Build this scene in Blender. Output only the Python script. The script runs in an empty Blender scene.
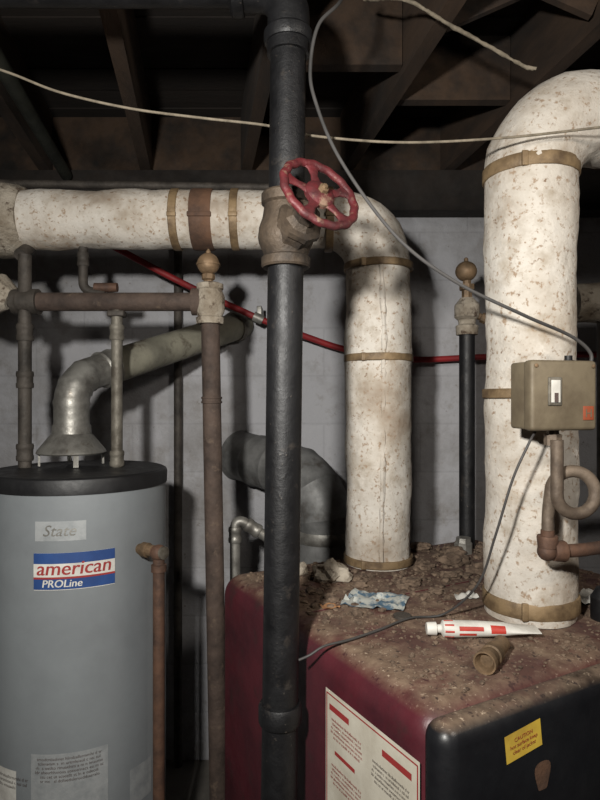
import bpy, bmesh, math, random
from mathutils import Vector, Matrix, noise
random.seed(4)
sc=bpy.context.scene
sc.view_settings.view_transform='Standard'

def lin(c):
    r=[]
    for v in c:
        v=v/255
        r.append(v/12.92 if v<=.04045 else ((v+.055)/1.055)**2.4)
    return (*r,1)

# ---------------------------------------------------------------- materials
def M(name,c1,c2=None,rough=.6,metal=0,scale=6,bump=.15,bscale=60,spots=None,dust=None,lo=.4,hi=.65,stretch=(1,1,1),bd=.01):
    m=bpy.data.materials.new(name); m.use_nodes=True
    nt=m.node_tree; N=nt.nodes; L=nt.links
    b=N['Principled BSDF']; b.inputs['Metallic'].default_value=metal
    tc=N.new('ShaderNodeTexCoord'); mp=N.new('ShaderNodeMapping'); mp.inputs['Scale'].default_value=stretch
    L.new(tc.outputs['Object'],mp.inputs[0])
    def nz(s,d=6):
        n=N.new('ShaderNodeTexNoise'); n.inputs['Scale'].default_value=s; n.inputs['Detail'].default_value=d
        n.inputs['Roughness'].default_value=.65
        L.new(mp.outputs[0],n.inputs['Vector']); return n.outputs['Fac']
    def mr(src,a,bb,o0=0.,o1=1.):
        n=N.new('ShaderNodeMapRange'); n.inputs[1].default_value=a; n.inputs[2].default_value=bb
        n.inputs[3].default_value=o0; n.inputs[4].default_value=o1
        L.new(src,n.inputs[0]); return n.outputs[0]
    def mix(f,a,bb):
        n=N.new('ShaderNodeMix'); n.data_type='RGBA'
        L.new(f,n.inputs[0])
        for s,i in ((a,6),(bb,7)):
            if isinstance(s,tuple): n.inputs[i].default_value=s
            else: L.new(s,n.inputs[i])
        return n.outputs[2]
    col=mix(mr(nz(scale),lo,hi),lin(c1),lin(c2 or c1))
    if spots:
        for (sc_,s_,t0,t1) in spots:
            col=mix(mr(nz(s_,4),t0,t1),col,lin(sc_))
    rv=mr(nz(scale*3),.3,.7,max(rough-.1,.02),min(rough+.12,1))
    if dust:
        dc,dc2,a0,a1=dust
        g=N.new('ShaderNodeNewGeometry'); sx=N.new('ShaderNodeSeparateXYZ'); L.new(g.outputs['Normal'],sx.inputs[0])
        up=mr(sx.outputs[2],a0,a1)
        nn=mr(nz(9,8),.25,.5)
        mu=N.new('ShaderNodeMath'); mu.operation='MULTIPLY'; L.new(up,mu.inputs[0]); L.new(nn,mu.inputs[1])
        dcol=mix(mr(nz(26,8),.38,.62),lin(dc),lin(dc2))
        dcol=mix(mr(nz(110,3),.6,.68),dcol,lin((168,150,130)))
        dcol=mix(mr(nz(5,6),.47,.62),dcol,lin((78,52,45)))
        dcol=mix(mr(nz(60,4),.58,.66),dcol,lin((56,42,36)))
        col=mix(mu.outputs[0],col,dcol)
        a=N.new('ShaderNodeMath'); a.operation='MAXIMUM'; L.new(rv,a.inputs[0]); L.new(mu.outputs[0],a.inputs[1]); rv=a.outputs[0]
    L.new(col,b.inputs['Base Color']); L.new(rv,b.inputs['Roughness'])
    if bump:
        bp=N.new('ShaderNodeBump'); bp.inputs['Strength'].default_value=bump; bp.inputs['Distance'].default_value=bd
        L.new(nz(bscale,6),bp.inputs['Height']); L.new(bp.outputs[0],b.inputs['Normal'])
    return m

insul=M('plaster_insulation',(203,197,188),(176,166,153),.92,0,5,.4,50,spots=[((160,148,132),14,.50,.74),((152,132,112),75,.56,.66),((126,104,84),48,.635,.71),((136,118,100),5,.56,.80)])
insul2=M('plaster_insulation_grimy',(170,161,147),(116,104,88),.95,0,9,.9,40,spots=[((80,66,54),30,.55,.66)])
black=M('black_iron',(16,16,18),(27,27,29),.5,.2,10,.18,90,spots=[((50,46,43),26,.6,.72),((84,77,70),90,.67,.73)])
rusty=M('rusty_iron',(84,70,62),(56,46,41),.8,.15,12,.35,70,spots=[((108,92,78),25,.58,.75)])
dkiron=M('dark_iron',(80,74,68),(50,46,42),.68,.3,12,.3,70)
galv=M('galvanised_steel',(152,150,144),(108,105,100),.46,.6,14,.12,60,spots=[((92,82,70),22,.62,.74)])
galv_d=M('galvanised_dull',(128,128,127),(90,90,89),.6,.35,8,.08,40,spots=[((70,63,57),9,.56,.72)])
galvold=M('galvanised_old',(124,119,109),(84,78,69),.6,.4,18,.25,60)
fluem=M('flue_pipe_tan',(140,137,122),(106,103,92),.7,.15,8,.12,30,spots=[((82,74,62),12,.56,.68)])
brass=M('old_brass',(136,112,86),(90,74,56),.6,.4,16,.25,60)
sibr=M('tarnished_siphon',(118,104,90),(84,72,62),.62,.3,18,.25,60)
bronze=M('bronze_valve',(84,72,60),(48,42,37),.62,.35,16,.35,60)
bandm=M('brass_band',(140,118,88),(92,74,54),.6,.2,18,.2,60)
bandr=M('rust_band',(104,76,58),(72,54,44),.8,.1,14,.25,60)
redpex=M('red_pipe',(140,26,30),(104,22,26),.65,0,8,.0)
redw=M('red_handwheel',(92,32,36),(60,27,29),.55,.1,30,.3,60,spots=[((124,100,84),34,.56,.68)])
heat=M('heater_enamel',(132,137,140),(118,122,125),.45,0,2,.02,30,spots=[((104,104,101),3,.62,.9)])
lid=M('heater_lid_black',(22,22,24),(32,32,33),.5,0,8,.08,60)
jacket=M('boiler_jacket_burgundy',(84,33,41),(62,27,34),.45,.0,5,.08,40,spots=[((58,38,38),14,.56,.75)],dust=((126,106,88),(92,72,58),.62,.97))
bpanel=M('boiler_front_black',(20,20,23),(27,28,31),.38,.0,5,.06,40,dust=((112,95,79),(80,64,52),.60,.94))
dirt=M('debris_dirt',(120,102,86),(70,56,46),.95,0,40,.4,90)
copper=M('old_copper',(106,78,62),(72,55,47),.68,.3,16,.25,60)
boxm=M('control_box_khaki',(114,103,84),(94,83,67),.6,.1,12,.08,60)
white=M('white_plastic',(212,210,203),(188,185,178),.5,0,20,.05)
paper=M('paper_sheet',(204,198,183),(180,172,156),.8,0,9,.03,spots=[((142,126,104),6,.6,.8)])
redink=M('red_ink',(156,50,48),(138,44,43),.7,0,9,0)
blueink=M('blue_ink',(38,72,130),(32,60,112),.6,0,9,0)
darkink=M('dark_ink',(84,70,66),(68,59,55),.8,0,9,0)
yellow=M('yellow_sticker',(210,178,68),(182,150,60),.6,0,12,0)
silver=M('silver_badge',(160,163,164),(140,144,146),.5,.1,30,0)
wirem=M('grey_cable',(68,66,65),(50,49,48),.6,0,9,0)
ropem=M('beige_wire',(132,122,106),(94,86,73),.85,0,30,.2)
blackp=M('black_plastic',(18,18,20),None,.5,0,9,0)
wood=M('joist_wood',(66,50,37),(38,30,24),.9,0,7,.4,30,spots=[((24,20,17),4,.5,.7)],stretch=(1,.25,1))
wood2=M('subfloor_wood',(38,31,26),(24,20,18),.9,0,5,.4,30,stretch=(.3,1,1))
concrete=M('concrete_floor',(98,94,88),(70,66,62),.9,0,3,.3,30)
orange=M('orange_scrap',(160,116,78),(124,88,58),.8,0,30,.1)
bluep=M('blue_scrap',(78,104,124),(176,178,172),.7,0,28,.1,lo=.45,hi=.55)

def wallmat():
    m=bpy.data.materials.new('painted_block'); m.use_nodes=True
    nt=m.node_tree;N=nt.nodes;L=nt.links;b=N['Principled BSDF']
    b.inputs['Roughness'].default_value=.88
    tc=N.new('ShaderNodeTexCoord'); s=N.new('ShaderNodeSeparateXYZ'); L.new(tc.outputs['Object'],s.inputs[0])
    ad=N.new('ShaderNodeMath'); ad.operation='ADD'; L.new(s.outputs[0],ad.inputs[0]); L.new(s.outputs[1],ad.inputs[1])
    cb=N.new('ShaderNodeCombineXYZ'); L.new(ad.outputs[0],cb.inputs[0]); L.new(s.outputs[2],cb.inputs[1])
    br=N.new('ShaderNodeTexBrick'); L.new(cb.outputs[0],br.inputs['Vector'])
    br.inputs['Scale'].default_value=1; br.inputs['Brick Width'].default_value=.4; br.inputs['Row Height'].default_value=.2
    br.inputs['Mortar Size'].default_value=.007; br.inputs['Mortar Smooth'].default_value=1
    br.inputs['Color1'].default_value=lin((172,172,176)); br.inputs['Color2'].default_value=lin((168,168,172)); br.inputs['Mortar'].default_value=lin((162,162,166))
    def nz(sc_,d,r):
        n=N.new('ShaderNodeTexNoise'); n.inputs['Scale'].default_value=sc_; n.inputs['Detail'].default_value=d; n.inputs['Roughness'].default_value=r
        L.new(tc.outputs['Object'],n.inputs['Vector']); return n
    col=br.outputs['Color']
    for (sc_,a,b2,c) in ((2.2,.46,.75,(118,114,110)),(9,.54,.74,(134,130,126)),(30,.62,.72,(112,105,98))):
        n=nz(sc_,8,.7)
        r=N.new('ShaderNodeMapRange'); r.inputs[1].default_value=a; r.inputs[2].default_value=b2; L.new(n.outputs['Fac'],r.inputs[0])
        mx=N.new('ShaderNodeMix'); mx.data_type='RGBA'; L.new(r.outputs[0],mx.inputs[0]); L.new(col,mx.inputs[6]); mx.inputs[7].default_value=lin(c); col=mx.outputs[2]
    L.new(col,b.inputs['Base Color'])
    n2=nz(26,6,.7)
    mt=N.new('ShaderNodeMath'); mt.operation='MULTIPLY_ADD'; L.new(br.outputs['Fac'],mt.inputs[0]); mt.inputs[1].default_value=-.16; L.new(n2.outputs['Fac'],mt.inputs[2])
    bp=N.new('ShaderNodeBump'); bp.inputs['Strength'].default_value=.6; bp.inputs['Distance'].default_value=.01; L.new(mt.outputs[0],bp.inputs['Height']); L.new(bp.outputs[0],b.inputs['Normal'])
    return m
wallm=wallmat()

# ---------------------------------------------------------------- geometry helpers
def E(name):
    o=bpy.data.objects.new(name,None); sc.collection.objects.link(o); o.empty_display_size=.05; return o
def mk(name,v,f,mat,parent=None,smooth=True,ang=35):
    me=bpy.data.meshes.new(name); me.from_pydata([tuple(p) for p in v],[],f); me.validate(); 
    bm=bmesh.new(); bm.from_mesh(me); bmesh.ops.recalc_face_normals(bm,faces=bm.faces); bm.to_mesh(me); bm.free()
    me.materials.append(mat)
    if smooth:
        me.polygons.foreach_set('use_smooth',[True]*len(me.polygons))
        me.set_sharp_from_angle(angle=math.radians(ang))
    o=bpy.data.objects.new(name,me); sc.collection.objects.link(o)
    if parent: o.parent=parent
    return o
def V(*a): return Vector(a)
def fillet(pts,r,n=8):
    pts=[Vector(p) for p in pts]; out=[pts[0]]
    for i in range(1,len(pts)-1):
        a=(pts[i]-pts[i-1]); b=(pts[i+1]-pts[i]); t=min(r,a.length*.49,b.length*.49)
        a.normalize(); b.normalize()
        p0=pts[i]-a*t; p3=pts[i]+b*t; p1=p0+a*t*.55; p2=p3-b*t*.55
        for k in range(n+1):
            s=k/n; out.append(p0*(1-s)**3+p1*3*s*(1-s)**2+p2*3*s*s*(1-s)+p3*s**3)
    out.append(pts[-1]); return out
def resample(pts,step):
    out=[pts[0]]
    for a,b in zip(pts,pts[1:]):
        k=max(1,int((b-a).length/step))
        for j in range(1,k+1): out.append(a.lerp(b,j/k))
    return out
def catmull(pts,n=10):
    pts=[Vector(p) for p in pts]; P=[pts[0]*2-pts[1]]+pts+[pts[-1]*2-pts[-2]]; out=[]
    for i in range(1,len(P)-2):
        for k in range(n):
            t=k/n
            out.append(.5*((2*P[i])+(P[i+1]-P[i-1])*t+(2*P[i-1]-5*P[i]+4*P[i+1]-P[i+2])*t*t+(-P[i-1]+3*P[i]-3*P[i+1]+P[i+2])*t**3))
    out.append(pts[-1]); return out
def sweepg(pts,rad,seg=24,amp=0,fr=12,capped=True):
    n=len(pts)
    if not callable(rad):
        rr=rad; rad=(lambda i,p:rr) if not isinstance(rr,(list,tuple)) else (lambda i,p:rr[i])
    T=[]
    for i in range(n):
        a=pts[max(i-1,0)]; b=pts[min(i+1,n-1)]; T.append((b-a).normalized())
    ref=Vector((0,0,1)) if abs(T[0].z)<.9 else Vector((1,0,0))
    x=T[0].cross(ref).normalized(); v=[];f=[]
    for i in range(n):
        if i: x=(T[i-1].rotation_difference(T[i])@x); 
        x=(x-T[i]*x.dot(T[i])).normalized(); y=T[i].cross(x)
        r=rad(i,pts[i])
        for k in range(seg):
            a=2*math.pi*k/seg; d=x*math.cos(a)+y*math.sin(a); q=pts[i]+d*r
            if amp: q=pts[i]+d*(r+amp*noise.noise(q*fr)+amp*.4*noise.noise(q*fr*4))
            v.append(q)
    for i in range(n-1):
        for k in range(seg):
            k2=(k+1)%seg; f.append((i*seg+k,i*seg+k2,(i+1)*seg+k2,(i+1)*seg+k))
    if capped: f.append(tuple(range(seg))); f.append(tuple(range((n-1)*seg,n*seg)))
    return v,f
def tube(name,pts,r,mat,parent=None,fil=0,seg=24,amp=0,fr=12,step=None,capped=True,n=8):
    pts=[Vector(p) for p in pts]
    if fil: pts=fillet(pts,fil,n)
    if step: pts=resample(pts,step)
    v,f=sweepg(pts,r,seg,amp,fr,capped); return mk(name,v,f,mat,parent)
def latheg(base,axis,prof,seg=32):
    base=Vector(base); ax=Vector(axis).normalized()
    ref=Vector((0,0,1)) if abs(ax.z)<.9 else Vector((1,0,0))
    x=ax.cross(ref).normalized(); y=ax.cross(x); v=[];f=[]
    for (t,r) in prof:
        for k in range(seg):
            a=2*math.pi*k/seg; v.append(base+ax*t+(x*math.cos(a)+y*math.sin(a))*max(r,.0002))
    n=len(prof)
    for i in range(n-1):
        for k in range(seg):
            k2=(k+1)%seg; f.append((i*seg+k,i*seg+k2,(i+1)*seg+k2,(i+1)*seg+k))
    f.append(tuple(range(seg))); f.append(tuple(range((n-1)*seg,n*seg)))
    return v,f
def lathe(name,base,axis,prof,mat,parent=None,seg=32,ang=35):
    v,f=latheg(base,axis,prof,seg); return mk(name,v,f,mat,parent,ang=ang)
def ball(name,c,r,mat,parent=None,axis=(0,0,1),sq=1,seg=24):
    prof=[(-r*sq*math.cos(math.pi*i/14),r*math.sin(math.pi*i/14)) for i in range(15)]
    return lathe(name,c,axis,prof,mat,parent,seg,60)
def box(name,c,d,mat,parent=None,rz=0,bev=0,seg=3,rot=None):
    bm=bmesh.new(); bmesh.ops.create_cube(bm,size=1)
    for q in bm.verts: q.co=Vector((q.co.x*d[0],q.co.y*d[1],q.co.z*d[2]))
    if bev: bmesh.ops.bevel(bm,geom=list(bm.edges),offset=bev,segments=seg,affect='EDGES',profile=.5)
    R=rot if rot else Matrix.Rotation(rz,3,'Z')
    for q in bm.verts: q.co=R@q.co+Vector(c)
    me=bpy.data.meshes.new(name); bm.to_mesh(me); bm.free(); me.materials.append(mat)
    if bev:
        me.polygons.foreach_set('use_smooth',[True]*len(me.polygons)); me.set_sharp_from_angle(angle=math.radians(40))
    o=bpy.data.objects.new(name,me); sc.collection.objects.link(o)
    if parent:o.parent=parent
    return o
def band(name,c,axis,r,w,mat,parent,buckle=None):
    ax=Vector(axis).normalized()
    lathe(name,Vector(c)-ax*w/2,ax,[(0,r-.006),(0,r+.001),(w*.1,r+.003),(w*.9,r+.003),(w,r+.001),(w,r-.006)],mat,parent,48)
    if buckle:
        b=Vector(buckle).normalized(); box(name+'_buckle',Vector(c)+b*(r+.003),(.014 if abs(ax.x)<.5 else w*1.1,.008,w*1.1 if abs(ax.x)<.5 else .014),mat,parent,bev=.002)
def coupling(name,c,axis,r,w,mat,parent):
    ax=Vector(axis).normalized()
    lathe(name,Vector(c)-ax*w/2,ax,[(0,r*.9),(0,r*1.22),(w*.1,r*1.3),(w*.28,r*1.3),(w*.34,r*1.2),(w*.66,r*1.2),(w*.72,r*1.3),(w*.9,r*1.3),(w,r*1.22),(w,r*.9)],mat,parent)
def textmesh(s,size,sp=1.0,align='CENTER'):
    cu=bpy.data.curves.new('t','FONT'); cu.body=s; cu.size=size; cu.align_x=align; cu.align_y='CENTER'; cu.space_line=sp; cu.resolution_u=3
    o=bpy.data.objects.new('t',cu); sc.collection.objects.link(o); bpy.context.view_layer.update()
    dg=bpy.context.evaluated_depsgraph_get(); me=bpy.data.meshes.new_from_object(o.evaluated_get(dg))
    v=[x.co.copy() for x in me.vertices]; f=[tuple(p.vertices) for p in me.polygons]
    bpy.data.objects.remove(o); bpy.data.meshes.remove(me); return v,f
def grid(w,h,nx,ny,fn,name,mat,parent):
    v=[];f=[]
    for j in range(ny+1):
        for i in range(nx+1): v.append(fn((i/nx-.5)*w,(j/ny-.5)*h))
    for j in range(ny):
        for i in range(nx):
            a=j*(nx+1)+i; f.append((a,a+1,a+nx+2,a+nx+1))
    return mk(name,v,f,mat,parent)
def txt(s,size,fn,name,mat,parent,sp=1.0,shear=0,bold=0):
    v,f=textmesh(s,size,sp); mk(name,[fn(p.x+shear*p.y,p.y) for p in v],f,mat,parent,smooth=False)
    if bold: mk(name+'_w',[fn(p.x+shear*p.y+bold,p.y) for p in v],f,mat,parent,smooth=False)

# ---------------------------------------------------------------- room shell
X0,X1,Y0,Y1=-2.4,2.8,-1.6,2.5
box('floor',((X0+X1)/2,(Y0+Y1)/2,-.05),(X1-X0+.4,Y1-Y0+.4,.1),concrete)
box('wall_back',((X0+X1)/2,Y1+.1,1.35),(X1-X0+.4,.2,2.7),wallm)
box('wall_left',(X0-.1,(Y0+Y1)/2,1.35),(.2,Y1-Y0,2.7),wallm)
box('wall_right',(X1+.1,(Y0+Y1)/2,1.35),(.2,Y1-Y0,2.7),wallm)
box('wall_front',((X0+X1)/2,Y0-.1,1.35),(X1-X0+.4,.2,2.7),wallm)
ceil=E('ceiling')
for i in range(29):
    y=Y0+.07+i*.1425
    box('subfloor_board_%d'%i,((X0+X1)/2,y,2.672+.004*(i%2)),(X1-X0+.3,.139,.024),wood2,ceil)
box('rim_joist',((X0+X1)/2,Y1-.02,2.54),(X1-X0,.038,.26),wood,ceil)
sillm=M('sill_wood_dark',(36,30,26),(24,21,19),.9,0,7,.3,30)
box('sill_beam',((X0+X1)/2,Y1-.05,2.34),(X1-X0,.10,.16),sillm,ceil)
yaw=math.radians(9.5); jd=V(-math.sin(yaw),math.cos(yaw),0)
for k in range(-4,8):
    p=V(-.625+.405*k,2.44,2.54); q=p-jd*((2.44-Y0-.02)/math.cos(yaw))
    if q.x>X1-.05 or p.x<X0+.05: continue
    c=(p+q)/2; box('joist_%d'%(k+4),c,(.042,(p-q).length,.24),wood,ceil,rz=yaw)
for (k,dist) in ((1,.75),(2,.55),(3,1.0)):
    p=V(-.625+.405*k,2.44,2.54)-jd*dist; q=p+V(.405,0,0)
    box('blocking_%d'%k,(p+q)/2,(.36,.038,.2),wood,ceil)
    if k==2:
      for s in (1,-1):
        d=V(.365,0,.16*s); ang=math.atan2(d.z,d.x)
        box('bridging_%d_%d'%(k,s),(p+q)/2-jd*.4+V(0,.025*s,0),(.39,.02,.045),wood,ceil,rot=Matrix.Rotation(-ang,3,'Y'))

# ---------------------------------------------------------------- boiler
rz=math.atan2(.481,.877); BW,BL=1.0,.9126
w=V(.877,.481,0); u=V(-.481,.877,0); Nc=V(.204,.94,0)
def BP(a,b,z): return Nc+w*a+u*b+V(0,0,z)
boiler=E('boiler')
box('jacket',BP(BW/2,BL/2,.52),(BW,BL,.96),jacket,boiler,rz,.055,8)
box('front_panel',BP(BW/2,-.008,.515),(BW+.012,.065,.965),bpanel,boiler,rz,.031,6)
box('base_plinth',BP(BW/2,BL/2,.03),(BW-.06,BL-.06,.06),blackp,boiler,rz,.006)
box('jacket_seam',BP(BW/2,BL*.55,1.0005),(BW-.12,.01,.004),jacket,boiler,rz,.001)
ls,lz=.168,.70
def side(s,z,off=.0015): return BP(-off,s,z)
def sf(off): return lambda x,y:side(ls-x,lz+y,off)
grid(.29,.44,1,1,sf(.0015),'placard',paper,boiler)
for nm,a in (('t',(0,.212,.282,.003)),('b',(0,-.212,.282,.003)),('l',(-.14,0,.003,.424)),('r',(.14,0,.003,.424))):
    grid(a[2],a[3],1,1,lambda x,y,a=a:side(ls-(x+a[0]),lz+y+a[1],.0022),'placard_border_'+nm,redink,boiler)
for (cx,cy,ww,hh) in ((-.095,.188,.07,.012),(-.075,.105,.07,.008),(-.075,.0,.07,.01),(.085,.185,.08,.012),(.03,.07,.04,.01)):
    grid(ww,hh,1,1,lambda x,y:side(ls-(x+cx),lz+y+cy,.0022),'placard_heading',redink,boiler)
lines='\n'.join(''.join(random.choice('aeionrstlm hd uc ') for _ in range(34)) for _ in range(9))
for i,(cx,cy) in enumerate(((-.07,.15),(.068,.14),(-.07,.06),(.068,.045),(-.07,-.05),(.068,-.06),(0,-.15))):
    txt(lines[:34*(5)+4],.0085,lambda x,y:side(ls-(x*.85+cx),lz+y+cy,.0024),'placard_text_%d'%i,darkink if i%2 else redink,boiler)
def front(t,z,off): return BP(t,-.0405-off,z)
ca,sa=math.cos(.12),math.sin(.12)
def ff(t0,z0,off): return lambda x,y:front(t0+x*ca-y*sa,z0+x*sa+y*ca,off)
grid(.084,.046,1,1,ff(.162,.942,.001),'yellow_sticker',yellow,boiler)
txt('CAUTION\nhot surface keep\nclear of jacket',.0095,ff(.162,.942,.0018),'sticker_text',redink,boiler)
mk('rust_spot',[front(.208+.018*math.cos(a)*(1+.2*math.sin(3*a)),.872+.03*math.sin(a)*(1+.2*math.cos(2*a)),.0008) for a in [k*math.pi/12 for k in range(24)]],[tuple(range(24))],bandr,boiler,False)
vv=[];fc=[]
for i in range(2600):
    a=random.uniform(.06,BW-.05); b=random.uniform(.04,BL-.05)
    s=random.choice((.0015,.002,.002,.003,.003,.004,.006))*random.uniform(.7,1.3)
    if b>BL*.45 and random.random()<.5: s*=2.0
    c=BP(a,b,1.0+s*.3)
    if (c.xy-V(.541,1.41,0).xy).length<.12 or (c.xy-V(.24,1.84,0).xy).length<.115: continue
    bm=bmesh.new(); bmesh.ops.create_icosphere(bm,subdivisions=1,radius=s); o0=len(vv)
    for q in bm.verts: vv.append(c+V(q.co.x*random.uniform(.7,1.4),q.co.y*random.uniform(.7,1.4),q.co.z*.6))
    for g in bm.faces: fc.append(tuple(o0+q.index for q in g.verts))
    bm.free()
mk('debris_crumbs',vv,fc,dirt,boiler,False)

# ---------------------------------------------------------------- insulated steam mains
A=E('insulated_steam_pipe'); zt=2.052; ax_,ay_=.24,1.84
def radA(i,p):
    if p.z>1.96: return .0875+.0125*max(0,min(1,(p.x-.05)/.15))
    return .1+.002*math.sin(p.z*9)
tube('lagging',[(X0+.01,ay_,zt),(ax_,ay_,zt),(ax_,ay_,1.002)],radA,insul,A,fil=.15,seg=56,amp=.006,fr=10,step=.015,n=14)
tube('fitting_lagging',[(-1.02,ay_,zt),(-.99,ay_,zt),(-.92,ay_,zt),(-.86,ay_,zt),(-.835,ay_,zt)],[.09,.105,.112,.104,.09],insul2,A,seg=40,amp=.012,fr=14)
for px,wd,m in ((-.376,.024,bandm),(-.295,.064,bandr),(-.197,.024,bandm),(.088,.024,bandm)):
    band('band',(px,ay_,zt),(1,0,0),.0895 if px<0 else .094,wd,m,A,(0,-1,-.1))
for z,wd in ((1.905,.022),(1.627,.022),(1.018,.022)):
    band('band',(ax_,ay_,z),(0,0,1),.103,wd,bandm,A,(-.6,-1,0))
sp=resample([V(ax_-.005,ay_-.096,1.9),V(ax_+.004,ay_-.097,1.7),V(ax_-.004,ay_-.097,1.03)],.02)
v,f=sweepg(sp,.0075,10,amp=.005,fr=30); mk('lap_seam',v,f,insul,A)
B=E('insulated_steam_riser'); bx,by,bz=.541,1.41,2.165
def radB(i,p): return .102+.002*math.sin(p.z*7)+(.004 if p.z>2.03 else 0)
tube('lagging',[(bx,by,1.002),(bx,by,bz),(bx+1.3,by+.2,bz+.02)],radB,insul,B,fil=.15,seg=60,amp=.006,fr=10,step=.015,n=14)
for z,wd,m in ((2.03,.03,bandm),(1.515,.022,bandm),(1.035,.036,bandm)):
    band('band',(bx,by,z),(0,0,1),.1055,wd,m,B,(-.5,-1,0))
C=E('insulated_branch_pipe')
tube('lagging',[(.93,2.05,1.83),(X1-.02,2.05,1.83)],.065,insul2,C,seg=36,amp=.012,fr=16,step=.03)
tube('drop',[(1.04,2.05,1.83),(1.04,2.05,1.2),(1.4,2.1,1.2)],.024,dkiron,C,fil=.04)

# ---------------------------------------------------------------- black vertical pipe, gate valve
G=E('black_vertical_pipe')
def gx(z): return -.0225-.0125*(2.31-z)
gy=1.22
tube('riser',[(gx(0),gy,0.0),(gx(2.24),gy,2.24)],.0365,black,G,seg=36)
tube('elbow',[(gx(2.2),gy,2.2),(gx(2.31),gy,2.335),(-.14,gy,2.335)],.043,black,G,fil=.075,seg=32)
lathe('elbow_lip',(gx(2.21),gy,2.222),(0,0,1),[(0,.036),(0,.047),(.006,.05),(.022,.05),(.028,.045),(.028,.036)],black,G)
lathe('elbow_lip_side',(-.115,gy,2.335),(-1,0,0),[(0,.036),(0,.05),(.006,.053),(.022,.053),(.028,.045),(.028,.036)],black,G)
tube('branch',[(-.1,gy,2.335),(-1.9,gy+.02,2.355)],.0345,black,G,seg=32)
lathe('coupling',(gx(.86),gy,.845),(0,0,1),[(0,.036),(0,.042),(.006,.044),(.034,.044),(.04,.041),(.04,.036)],black,G)
VZ=1.820
valve=E('gate_valve')
ax=V(.47,-.76,.45).normalized(); vc=V(gx(VZ),gy,VZ)
lathe('body',vc-V(0,0,.052),(0,0,1),[(0,.037),(0,.047),(.004,.050),(.020,.050),(.024,.044),(.035,.048),(.05,.055),(.062,.057),(.08,.055),(.1,.048),(.126,.044),(.130,.050),(.148,.050),(.152,.047),(.152,.037)],bronze,valve)
lathe('bonnet',vc,ax,[(.03,.043),(.050,.042),(.053,.048),(.064,.048),(.066,.034),(.078,.024),(.08,.028),(.094,.028),(.096,.017),(.105,.014),(.107,.007),(.15,.007)],bronze,valve,seg=8,ang=20)
wc=vc+ax*.140
wx=ax.cross(V(0,0,1)).normalized(); wy=wx.cross(ax).normalized()
v=[];f=[]; n=96; m_=12; R=.083
for i in range(n):
    a=2*math.pi*i/n; d=wx*math.cos(a)+wy*math.sin(a); rr=R-.008+.0012*math.cos(15*a)
    for k in range(m_):
        b=2*math.pi*k/m_; v.append(wc+d*(rr+.0085*math.cos(b))+ax*(.0075*math.sin(b)))
for i in range(n):
    for k in range(m_):
        i2=(i+1)%n;k2=(k+1)%m_; f.append((i*m_+k,i2*m_+k,i2*m_+k2,i*m_+k2))
mk('handwheel_rim',v,f,redw,valve,ang=80)
lathe('handwheel_hub',wc-ax*.012,ax,[(0,.016),(0,.024),(.004,.030),(.014,.030),(.02,.022),(.022,.012)],redw,valve,24)
lathe('handwheel_nut',wc+ax*.008,ax,[(0,.01),(.009,.01),(.01,.006),(.014,.005)],brass,valve,seg=6,ang=20)
for i in range(5):
    a=2*math.pi*i/5+.35; d=wx*math.cos(a)+wy*math.sin(a); t=ax.cross(d)
    v=[];f=[]
    for (r_,hw,ht) in ((.016,.017,.005),(.03,.011,.0045),(.046,.008,.004),(.06,.012,.004),(.068,.021,.004),(.074,.028,.004)):
        for k in range(10):
            b=2*math.pi*k/10; v.append(wc+d*r_+t*hw*math.cos(b)+ax*(ht*math.sin(b)-.003*(.07-r_)/.05))
    for i_ in range(5):
        for k in range(10): k2=(k+1)%10; f.append((i_*10+k,i_*10+k2,(i_+1)*10+k2,(i_+1)*10+k))
    mk('handwheel_spoke_%d'%i,v,f,redw,valve,ang=80)

# ---------------------------------------------------------------- water heater
H=E('water_heater'); hx,hy,hr=-.645,1.76,.245
lathe('tank',(hx,hy,0),(0,0,1),[(.03,.235),(.03,hr-.004),(.05,hr),(.1,hr),(.101,hr-.002),(.106,hr-.002),(.107,hr),(1.265,hr),(1.27,hr-.004)],heat,H,96)
lathe('base_ring',(hx,hy,0),(0,0,1),[(0,.22),(0,.24),(.035,.24),(.035,.2)],lid,H,64)
lathe('lid',(hx,hy,0),(0,0,1),[(1.258,hr-.01),(1.258,hr+.004),(1.288,hr+.005),(1.296,hr+.002),(1.30,hr-.006),(1.297,hr-.02),(1.302,.1),(1.305,.0)],lid,H,96)
def hf(a0,z0,off):
    return lambda x,y:V(hx+(hr+off)*math.sin(a0+x/hr),hy-(hr+off)*math.cos(a0+x/hr),z0+y)
a1=math.radians(17)
grid(.2,.094,20,2,hf(a1,1.066,.001),'brand_label',white,H)
grid(.2,.038,20,1,hf(a1,1.094,.0018),'brand_label_blue',blueink,H)
grid(.2,.036,20,1,hf(a1,1.068,.0024),'brand_label_white_band',white,H)
grid(.2,.005,20,1,hf(a1,1.050,.0026),'brand_label_red_stripe',redink,H)
grid(.2,.026,20,1,hf(a1,1.034,.0018),'brand_label_lower',blueink,H)
txt('american',.050,hf(a1,1.073,.0032),'brand_text',redink,H,shear=.15,bold=.0015)
txt('PROLine',.027,hf(a1-.12,1.035,.003),'line_text',white,H,shear=.15,bold=.001)
grid(.125,.05,12,1,hf(math.radians(9),1.168,.001),'badge',silver,H)
txt('State',.04,hf(math.radians(9),1.168,.002),'badge_text',galv,H,shear=.3)
grid(.19,.2,16,1,hf(math.radians(14),.505,.001),'rating_label',silver,H)
txt(lines[:34*6+5],.011,hf(math.radians(14),.565,.002),'rating_text',darkink,H)
grid(.1,.14,16,1,hf(math.radians(-30),.485,.001),'energy_label',white,H)
txt(lines[:90],.012,hf(math.radians(-30),.525,.002),'energy_text',darkink,H)
grid(.08,.1,16,1,hf(math.radians(60),.46,.001),'warning_label',silver,H)
fx,fy=-.685,1.80
hood=E('draft_hood')
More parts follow.
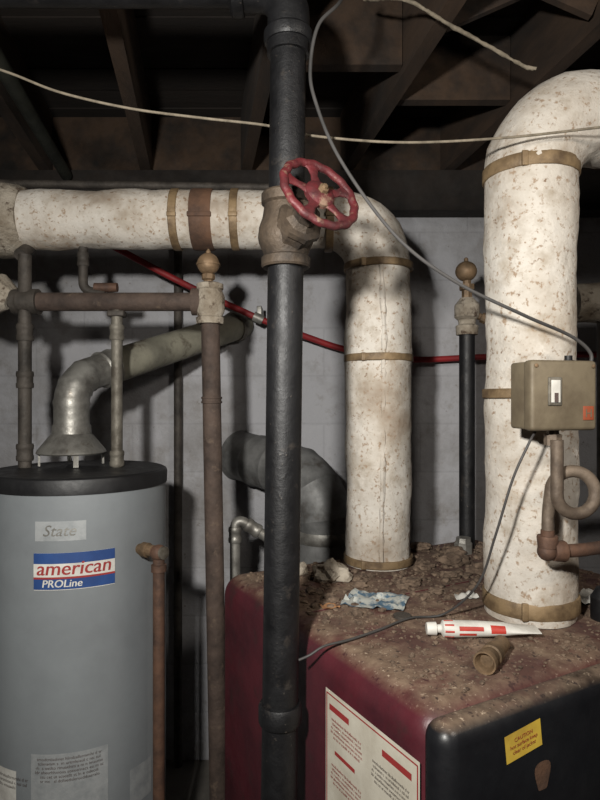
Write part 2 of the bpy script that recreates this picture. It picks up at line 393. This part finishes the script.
lathe('cone',(fx,fy,1.34),(0,0,1),[(0,.096),(.004,.1),(.012,.096),(.05,.066),(.06,.057),(.085,.055)],galv,hood,40)
for a in (.5,2.0,3.6,5.2):
    p=V(fx+.09*math.cos(a),fy+.09*math.sin(a),0)
    box('leg',p+V(0,0,1.329),(.014,.006,.046),galv,hood,rz=a+1.57)
FL=E('heater_flue_pipe')
fe=V(-.24,2.498,1.815); fs=V(fx,fy,1.42); fm=V(fx,fy,1.56)
pts=fillet([fs,fm,fe],.1,12)
dvec=(fe-fm).normalized()
cut=fm+dvec*.14
el=[p for p in pts if (p-fm).dot(dvec)<=.141]+[cut]
v,f=sweepg(resample(el,.012),lambda i,p:.051+(.003 if i%5==0 else 0),32); mk('elbow',v,f,galv,FL)
tube('straight',[cut-dvec*.02,fe],.055,fluem,FL,seg=36)
lathe('crimp_ring',cut-dvec*.03,dvec,[(0,.048),(0,.055),(.006,.059),(.012,.056),(.04,.056),(.046,.059),(.05,.051)],galv,FL)
lathe('wall_collar',fe-dvec*.065,dvec,[(0,.05),(0,.06),(.02,.064),(.03,.062),(.03,.05)],galvold,FL)

# heater water pipes
W1=E('cold_water_pipe'); wy_=1.78
tube('drop',[(-.816,wy_,1.300),(-.816,wy_,1.93)],.019,dkiron,W1)
for z in (1.345,1.56,1.7): coupling('coupling',(-.816,wy_,z),(0,0,1),.019,.05,dkiron,W1)
tube('run',[(-.816,wy_,1.791),(-.31,wy_,1.791)],.0275,rusty,W1)
lathe('tee',(-.85,wy_,1.791),(1,0,0),[(0,.03),(0,.037),(.015,.037),(.018,.032),(.052,.032),(.055,.038),(.075,.038),(.075,.028)],dkiron,W1)
tube('upper',[(-.83,wy_,1.93),(-.83,1.86,1.98)],.019,dkiron,W1)
tube('stub',[(-1.3,wy_,1.80),(-.84,wy_,1.795)],.02,dkiron,W1)
tube('lagged_elbow',[(-1.0,wy_,1.81),(-.95,wy_,1.82),(-.89,wy_,1.815),(-.855,wy_,1.80)],[.04,.062,.06,.035],insul2,W1,seg=28,amp=.012,fr=25)
W2=E('hot_water_pipe')
tube('drop',[(-.543,wy_,1.302),(-.543,wy_,1.765)],.0165,galvold,W2)
for z in (1.327,1.70): coupling('coupling',(-.543,wy_,z),(0,0,1),.0165,.045,galvold,W2)
box('union_strap',(-.543,wy_,1.755),(.05,.04,.018),dkiron,W2,bev=.005)
W3=E('rusty_iron_riser')
tube('riser',[(-.235,wy_,0),(-.267,wy_,1.79)],.0275,rusty,W3)
coupling('coupling',(-.262,wy_,1.5),(0,0,1),.024,.02,rusty,W3)
lathe('tee_body',(-.267,wy_,1.725),(0,0,1),[(0,.03),(0,.04),(.018,.042),(.022,.036),(.04,.044),(.08,.044),(.1,.036),(.104,.04),(.118,.04),(.122,.03),(.122,.02)],insul2,W3,seg=20)
lathe('tee_side',(-.32,wy_,1.791),(1,0,0),[(0,.03),(0,.04),(.02,.04),(.03,.034),(.06,.034)],rusty,W3)
vent=E('main_air_vent')
lathe('stem',(-.272,wy_,1.848),(0,0,1),[(0,.014),(.006,.014),(.01,.02),(.024,.02),(.026,.012),(.04,.012)],brass,vent,seg=8,ang=20)
ball('float_chamber',(-.272,wy_,1.903),.033,brass,vent)
lathe('chamber_seam',(-.272,wy_,1.899),(0,0,1),[(0,.03),(0,.0355),(.006,.0355),(.006,.03)],brass,vent)
lathe('nipple',(-.272,wy_,1.932),(0,0,1),[(0,.008),(.01,.007),(.012,.004),(.016,.003)],brass,vent)
S=E('small_branch_pipe')
tube('drop',[(-.665,ay_,1.968),(-.665,ay_,1.84),(-.60,ay_,1.82)],.014,dkiron,S,fil=.02)
coupling('coupling',(-.665,ay_,1.93),(0,0,1),.014,.04,dkiron,S)
tube('cross',[(-.63,ay_,1.845),(-.56,ay_,1.845)],.014,copper,S)
D=E('relief_discharge_pipe')
hd=V(.85,-.527,0).normalized(); q=V(hx,hy,1.096)
lathe('nipple',q,hd,[(.244,.014),(.258,.014),(.26,.02),(.278,.02),(.28,.016),(.3,.016)],brass,D,seg=12)
e=q+hd*.318
tube('drop',[q+hd*.27,e,V(e.x,e.y,.15)],.0155,copper,D,fil=.025)
lathe('elbow_lip',(e.x,e.y,1.045),(0,0,1),[(0,.015),(0,.02),(.018,.02),(.02,.015)],copper,D)
ball('elbow_body',(e.x,e.y,1.094),.022,copper,D)
lathe('side_cap',e+hd*.013,hd,[(0,.017),(.008,.017),(.010,.012)],galvold,D)

R_=E('galvanised_return_pipe')
tube('pipe',[(-.212,1.96,0),(-.212,1.96,1.12),(-.03,1.98,.995),(-.03,1.98,.1)],.017,galv,R_,fil=.04)
coupling('coupling',(-.212,1.96,1.06),(0,0,1),.017,.05,galv,R_)
d=V(.182,.02,-.125).normalized()
coupling('union',V(-.212,1.96,1.12)+d*.07,d,.018,.05,galv,R_)
K=E('boiler_smoke_pipe')
pp=resample(fillet([(.09,2.14,.0),(.09,2.14,1.21),(-.25,2.5,1.27)],.17,16),.02)
v,f=sweepg(pp,lambda i,p:.1+(.005 if (i%6==0 and p.z>1.0) else 0),40); mk('duct',v,f,galv_d,K,ang=20)
lathe('collar',(.09,2.14,1.0),(0,0,1),[(0,.1),(0,.104),(.01,.107),(.03,.107),(.04,.104),(.04,.1)],galv,K,40)
W4=E('wall_dark_band')
tube('pipe',[(-.5,2.46,0),(-.5,2.46,2.26)],.017,dkiron,W4)  # slim dark tube standing in for a dark vertical band on the wall
W5=E('overhead_thin_pipe')
tube('pipe',[(-1.9,2.0,2.235),(-.0,2.02,2.215)],.013,dkiron,W5)
W6=E('overhead_conduit')
p=V(-.92,2.36,2.385); tube('pipe',[p,p-jd*1.0],.022,M('conduit_green',(58,60,52),(40,42,38),.6,.3,10,.1),W6)
Q=E('black_vent_riser'); qx,qy=.565,2.03
tube('riser',[(qx,qy,1.0),(qx,qy,1.76)],.026,black,Q)
lathe('base_nut',(qx-.03,qy-.065,1.0),(0,0,1),[(0,.03),(.03,.03),(.035,.026),(.05,.024),(.052,.01)],galv,Q,seg=8,ang=20)
lathe('reducer',(qx,qy,1.72),(0,0,1),[(0,.026),(0,.036),(.03,.038),(.036,.028),(.05,.03),(.06,.042),(.10,.042),(.115,.03),(.125,.022)],insul2,Q,seg=16)
lathe('stem',(qx,qy,1.84),(0,0,1),[(0,.018),(.03,.018),(.032,.026),(.05,.026),(.052,.014),(.07,.014)],brass,Q,seg=8,ang=20)
ball('float_chamber',(qx-.003,qy,1.935),.036,brass,Q,sq=.95)
lathe('nipple',(qx-.003,qy,1.966),(0,0,1),[(0,.008),(.012,.007),(.016,.003)],brass,Q)
lathe('side_lever',(qx,qy,1.80),V(1,-.3,-.5),[(0,.012),(.05,.012),(.052,.018),(.07,.018)],brass,Q,seg=10)
RP=E('red_water_pipe')
pts=catmull([(-.76,2.2,2.10),(-.69,2.25,2.07),(-.45,2.32,1.95),(-.16,2.36,1.82),(.02,2.4,1.755),(.2,2.42,1.70),(.45,2.44,1.665),(.75,2.44,1.675),(1.2,2.44,1.685),(2.0,2.44,1.68)],8)
v,f=sweepg(pts,.0125,16); mk('pipe',v,f,redpex,RP)
lathe('clamp',(-.165,2.36,1.822),V(.28,.04,-.13),[(-.02,.012),(-.02,.019),(.02,.019),(.02,.012)],galv,RP)
box('clamp_tab',(-.16,2.42,1.85),(.02,.13,.04),galv,RP,bev=.003)

# ---------------------------------------------------------------- pressure control + siphon
PC=E('pressure_control_box')
cx,cy,cz=.512,1.215,1.509; r2=math.radians(14)
RR=Matrix.Rotation(r2,3,'Z')
def cp(x,y,z): return V(cx,cy,cz)+RR@V(x,y,z)
box('housing',cp(0,.012,0),(.145,.055,.134),boxm,PC,r2,.006)
box('cover',cp(0,-.022,0),(.150,.03,.139),boxm,PC,r2,.008)
box('scale_window_frame',cp(-.024,-.038,.008),(.03,.005,.056),galvold,PC,r2,.002)
box('scale_window',cp(-.024,-.041,.008),(.02,.003,.044),white,PC,r2,.001)
box('scale_pointer',cp(-.024,-.0428,-.004),(.008,.002,.018),darkink,PC,r2)
box('logo_plate',cp(.053,-.0375,-.035),(.024,.003,.028),M('orange_logo',(150,74,44),(130,64,40),.6,0,9,0),PC,r2,.001)
box('logo_bar_l',cp(.047,-.0395,-.035),(.002,.001,.016),boxm,PC,r2); box('logo_bar_r',cp(.058,-.0395,-.035),(.002,.001,.016),boxm,PC,r2); box('logo_bar_m',cp(.0525,-.0395,-.035),(.01,.001,.002),boxm,PC,r2)
for s in (-.065,.065):
    lathe('screw',cp(s,-.037,.058),RR@V(0,-1,0),[(0,.004),(.002,.004),(.003,.002)],brass,PC,seg=12)
lathe('conduit_bushing',cp(.06,.03,.062),(0,0,1),[(0,.012),(.012,.012),(.013,.008),(.022,.008)],blackp,PC)
SI=E('siphon_pipe')
lathe('hex_nut',(.514,1.22,1.408),(0,0,1),[(0,.012),(.0,.017),(.022,.018),(.024,.012),(.033,.012)],sibr,SI,seg=6,ang=20)
zc=1.313; xc=.556; rc=.042
pts=[V(.514,1.20,1.42),V(.514,1.20,1.37),V(.514,1.20,1.34)]
for i in range(0,25):
    t=math.pi+2*math.pi*i/24
    pts.append(V(xc+rc*math.cos(t),1.20+.030*i/24,zc+rc*math.sin(t)))
pts+=[V(.510,1.232,1.27),V(.506,1.225,1.225),V(.505,1.222,1.20)]
pts=catmull(pts,4)
v,f=sweepg(pts,.0125,16); mk('loop',v,f,sibr,SI)
tube('run',[(.504,1.222,1.235),(.504,1.222,1.192),(.56,1.225,1.192),(.77,1.31,1.192),(.77,1.31,1.0)],.0135,copper,SI,fil=.025)
lathe('elbow_top',(.504,1.222,1.2),(0,0,1),[(0,.016),(.0,.019),(.02,.021),(.024,.02),(.024,.012)],copper,SI)
lathe('elbow_side',(.515,1.222,1.192),V(1,.05,0),[(0,.016),(0,.02),(.022,.022),(.026,.02),(.026,.012)],copper,SI)
ball('elbow_body',(.503,1.222,1.192),.0195,copper,SI)

# ---------------------------------------------------------------- wires
def wire(name,pts,r,mat):
    v,f=sweepg(catmull(pts,10),r,10); return mk(name,v,f,mat,None)
wire('beige_hanging_wire',[(-.76,1.272,2.24),(-.618,1.272,2.194),(-.508,1.272,2.152),(-.36,1.272,2.118),(-.21,1.272,2.098),(-.07,1.272,2.082),(.02,1.272,2.061),(.212,1.272,2.046),(.423,1.272,2.055),(.635,1.272,2.078),(.9,1.272,2.11)],.0027,ropem)
wire('grey_control_cable',[(.12,1.33,2.44),(.081,1.23,2.315),(.037,1.2,2.25),(.021,1.2,2.17),(.03,1.2,2.10),(.081,1.2,1.98),(.19,1.2,1.83),(.305,1.2,1.74),(.447,1.21,1.673),(.56,1.24,1.632),(.605,1.25,1.598),(.60,1.25,1.57),(.575,1.258,1.576)],.0036,wirem)
wire('thin_sensor_wire',[(.470,1.20,1.436),(.452,1.19,1.41),(.425,1.2,1.34),(.40,1.23,1.22),(.385,1.3,1.10),(.33,1.37,1.012),(.25,1.36,1.006),(.17,1.29,1.006),(.10,1.235,1.006),(.05,1.21,1.004),(.02,1.2,.99),(-.002,1.2,.98)],.0026,wirem)
v,f=sweepg(resample(catmull([(.16,1.5,2.50),(.245,1.4,2.433),(.35,1.4,2.375),(.45,1.4,2.32),(.52,1.4,2.28),(.548,1.39,2.268)],10),.006),.0042,12,amp=.003,fr=80); mk('frayed_wire',v,f,ropem)

# ---------------------------------------------------------------- things lying on the boiler
ST=E('sealant_tube')
p0=V(.266,1.262,1.0195); dd=V(.235,-.005,0).normalized(); sd=V(-dd.y,dd.x,0)
prof=[(0,.012,.012),(.004,.013,.013),(.02,.0135,.0135),(.021,.008,.008),(.03,.009,.009),(.034,.017,.017),(.05,.0185,.0175),(.10,.019,.0165),(.16,.021,.013),(.2,.024,.006),(.222,.025,.002),(.232,.025,.0018)]
def ring(pr):
    v=[];f=[]
    for (t,a,b) in pr:
        for k in range(20):
            g=2*math.pi*k/20; v.append(p0+dd*t+sd*a*math.cos(g)+V(0,0,b*math.sin(g)))
    for i in range(len(pr)-1):
        for k in range(20): k2=(k+1)%20; f.append((i*20+k,i*20+k2,(i+1)*20+k2,(i+1)*20+k))
    f.append(tuple(range(20))); f.append(tuple(range((len(pr)-1)*20,len(pr)*20))); return v,f
v,f=ring(prof[:4]); mk('cap',v,f,white,ST)
v,f=ring(prof[3:]); mk('body',v,f,white,ST)
tubered=M('tube_red',(180,56,44),(160,50,40),.5,0,20,0)
def strip(t0,t1,g0,g1,nm,mt):
    v=[];f=[];n1,n2=8,8
    for i in range(n1+1):
        t=t0+(t1-t0)*i/n1
        for j in range(len(prof)-1):
            if prof[j][0]<=t<=prof[j+1][0]:
                s=(t-prof[j][0])/(prof[j+1][0]-prof[j][0]); a=prof[j][1]*(1-s)+prof[j+1][1]*s; b=prof[j][2]*(1-s)+prof[j+1][2]*s
        for k in range(n2+1):
            g=g0+(g1-g0)*k/n2; v.append(p0+dd*t+sd*(a+.0006)*math.cos(g)+V(0,0,(b+.0006)*math.sin(g)))
    for i in range(n1):
        for k in range(n2): q=i*(n2+1)+k; f.append((q,q+1,q+n2+2,q+n2+1))
    mk(nm,v,f,mt,ST)
strip(.036,.055,0,6.283,'red_ring',tubered); strip(.065,.115,2.5,3.0,'red_stripe',tubered); strip(.065,.10,3.3,3.6,'red_lower_stripe',tubered); strip(.13,.16,2.2,3.3,'red_block',tubered)
BF=E('brass_pipe_nipple')
d=V(.55,.8,.0).normalized()
lathe('body',(.335,1.09,1.0215),d,[(.014,.012),(.004,.017),(0,.018),(0,.021),(.012,.0215),(.014,.0175),(.036,.0175),(.038,.0205),(.058,.0205),(.062,.017),(.11,.016),(.111,.01)],brass,BF,seg=24)
def crumple(name,c,w_,h_,rot,mat,amp=.012,seed=0):
    c=Vector(c); ca,sa=math.cos(rot),math.sin(rot)
    def fn(x,y):
        z=abs(noise.noise(V(x*40+seed,y*40,seed)))*amp*2+.002
        dx=noise.noise(V(x*20,y*20,seed+5))*.01
        return c+V((x+dx)*ca-y*sa,(x+dx)*sa+y*ca,z)
    return grid(w_,h_,14,10,fn,name,mat,None)
crumple('blue_crumpled_wrapper',(.19,1.48,1.001),.15,.11,-.3,bluep,.012,1)
crumple('crumpled_paper_scrap',(.07,1.44,1.001),.045,.03,.5,orange,.01,3)
crumple('white_paper_note',(.735,1.5,1.001),.13,.09,.6,white,.012,5)
crumple('white_paper_note',(.42,1.52,1.001),.06,.045,.2,white,.008,6)
crumple('torn_paper_scrap',(.04,1.55,1.001),.04,.03,.2,dirt,.01,9)
def rock(name,c,s,mat,seed):
    bm=bmesh.new(); bmesh.ops.create_icosphere(bm,subdivisions=3,radius=1)
    v=[]
    for q in bm.verts:
        k=1+.5*noise.noise(q.co*1.7+V(seed,0,0))+.15*noise.noise(q.co*5+V(seed,0,0)); v.append(V(c[0],c[1],1.001+s[2]*.6)+V(q.co.x*s[0]*k,q.co.y*s[1]*k,max(q.co.z*s[2]*k,-s[2]*.6)))
    f=[tuple(x.index for x in g.verts) for g in bm.faces]; bm.free(); return mk(name,v,f,mat,ang=25)
rock('plaster_chunk',(.085,1.66),(.052,.035,.032),insul2,1)
rock('plaster_chunk',(.0,1.73),(.022,.02,.018),insul2,3)
for i,(x,y,s) in enumerate(((.61,1.64,.045),(.67,1.80,.05),(.47,1.83,.045),(.40,1.99,.035),(.30,1.62,.028),(.42,1.68,.026),(.52,1.74,.034),(.37,1.78,.026),(.50,1.93,.034),(.60,1.93,.036),(.72,1.66,.036),(.35,1.55,.018),(.16,1.60,.018))):
    rock('rubble_lump',(x,y),(s,s*.75,s*.5),dirt,5+3*i)
lathe('iron_washer',(.235,1.378,1.001),(0,0,1),[(0,.012),(0,.02),(.006,.02),(.006,.012)],dkiron)
BK=E('black_conduit_cap')
lathe('cap',(.70,1.37,1.0),(0,0,1),[(0,.03),(.0,.034),(.05,.034),(.055,.03),(.07,.022),(.075,.008)],blackp,BK)

# ---------------------------------------------------------------- lights / camera
def area(name,loc,tgt,size,power,col,spread=180):
    l=bpy.data.lights.new(name,'AREA'); l.shape='DISK'; l.size=size; l.energy=power; l.color=col; l.spread=math.radians(spread)
    o=bpy.data.objects.new(name,l); sc.collection.objects.link(o); o.location=loc
    o.rotation_euler=(Vector(tgt)-Vector(loc)).to_track_quat('-Z','Y').to_euler()
area('work_lamp',(-.30,-.05,1.82),(.15,2.0,1.4),.09,22,(1,.97,.91),130)
area('right_fill',(1.0,.2,2.2),(.2,1.8,1.0),.2,6,(1,.92,.82),150)  # soft fill light added from the right, no fixture modelled
wd=bpy.data.worlds.new('World'); sc.world=wd; wd.use_nodes=True
wd.node_tree.nodes['Background'].inputs[0].default_value=(.9,.95,1,1); wd.node_tree.nodes['Background'].inputs[1].default_value=.03
cam=bpy.data.cameras.new('Camera'); co=bpy.data.objects.new('Camera',cam); sc.collection.objects.link(co)
co.location=(0,0,1.5); co.rotation_euler=(math.pi/2,0,0)
cam.sensor_fit='VERTICAL'; cam.sensor_height=36; cam.lens=27; cam.clip_start=.02
sc.camera=co
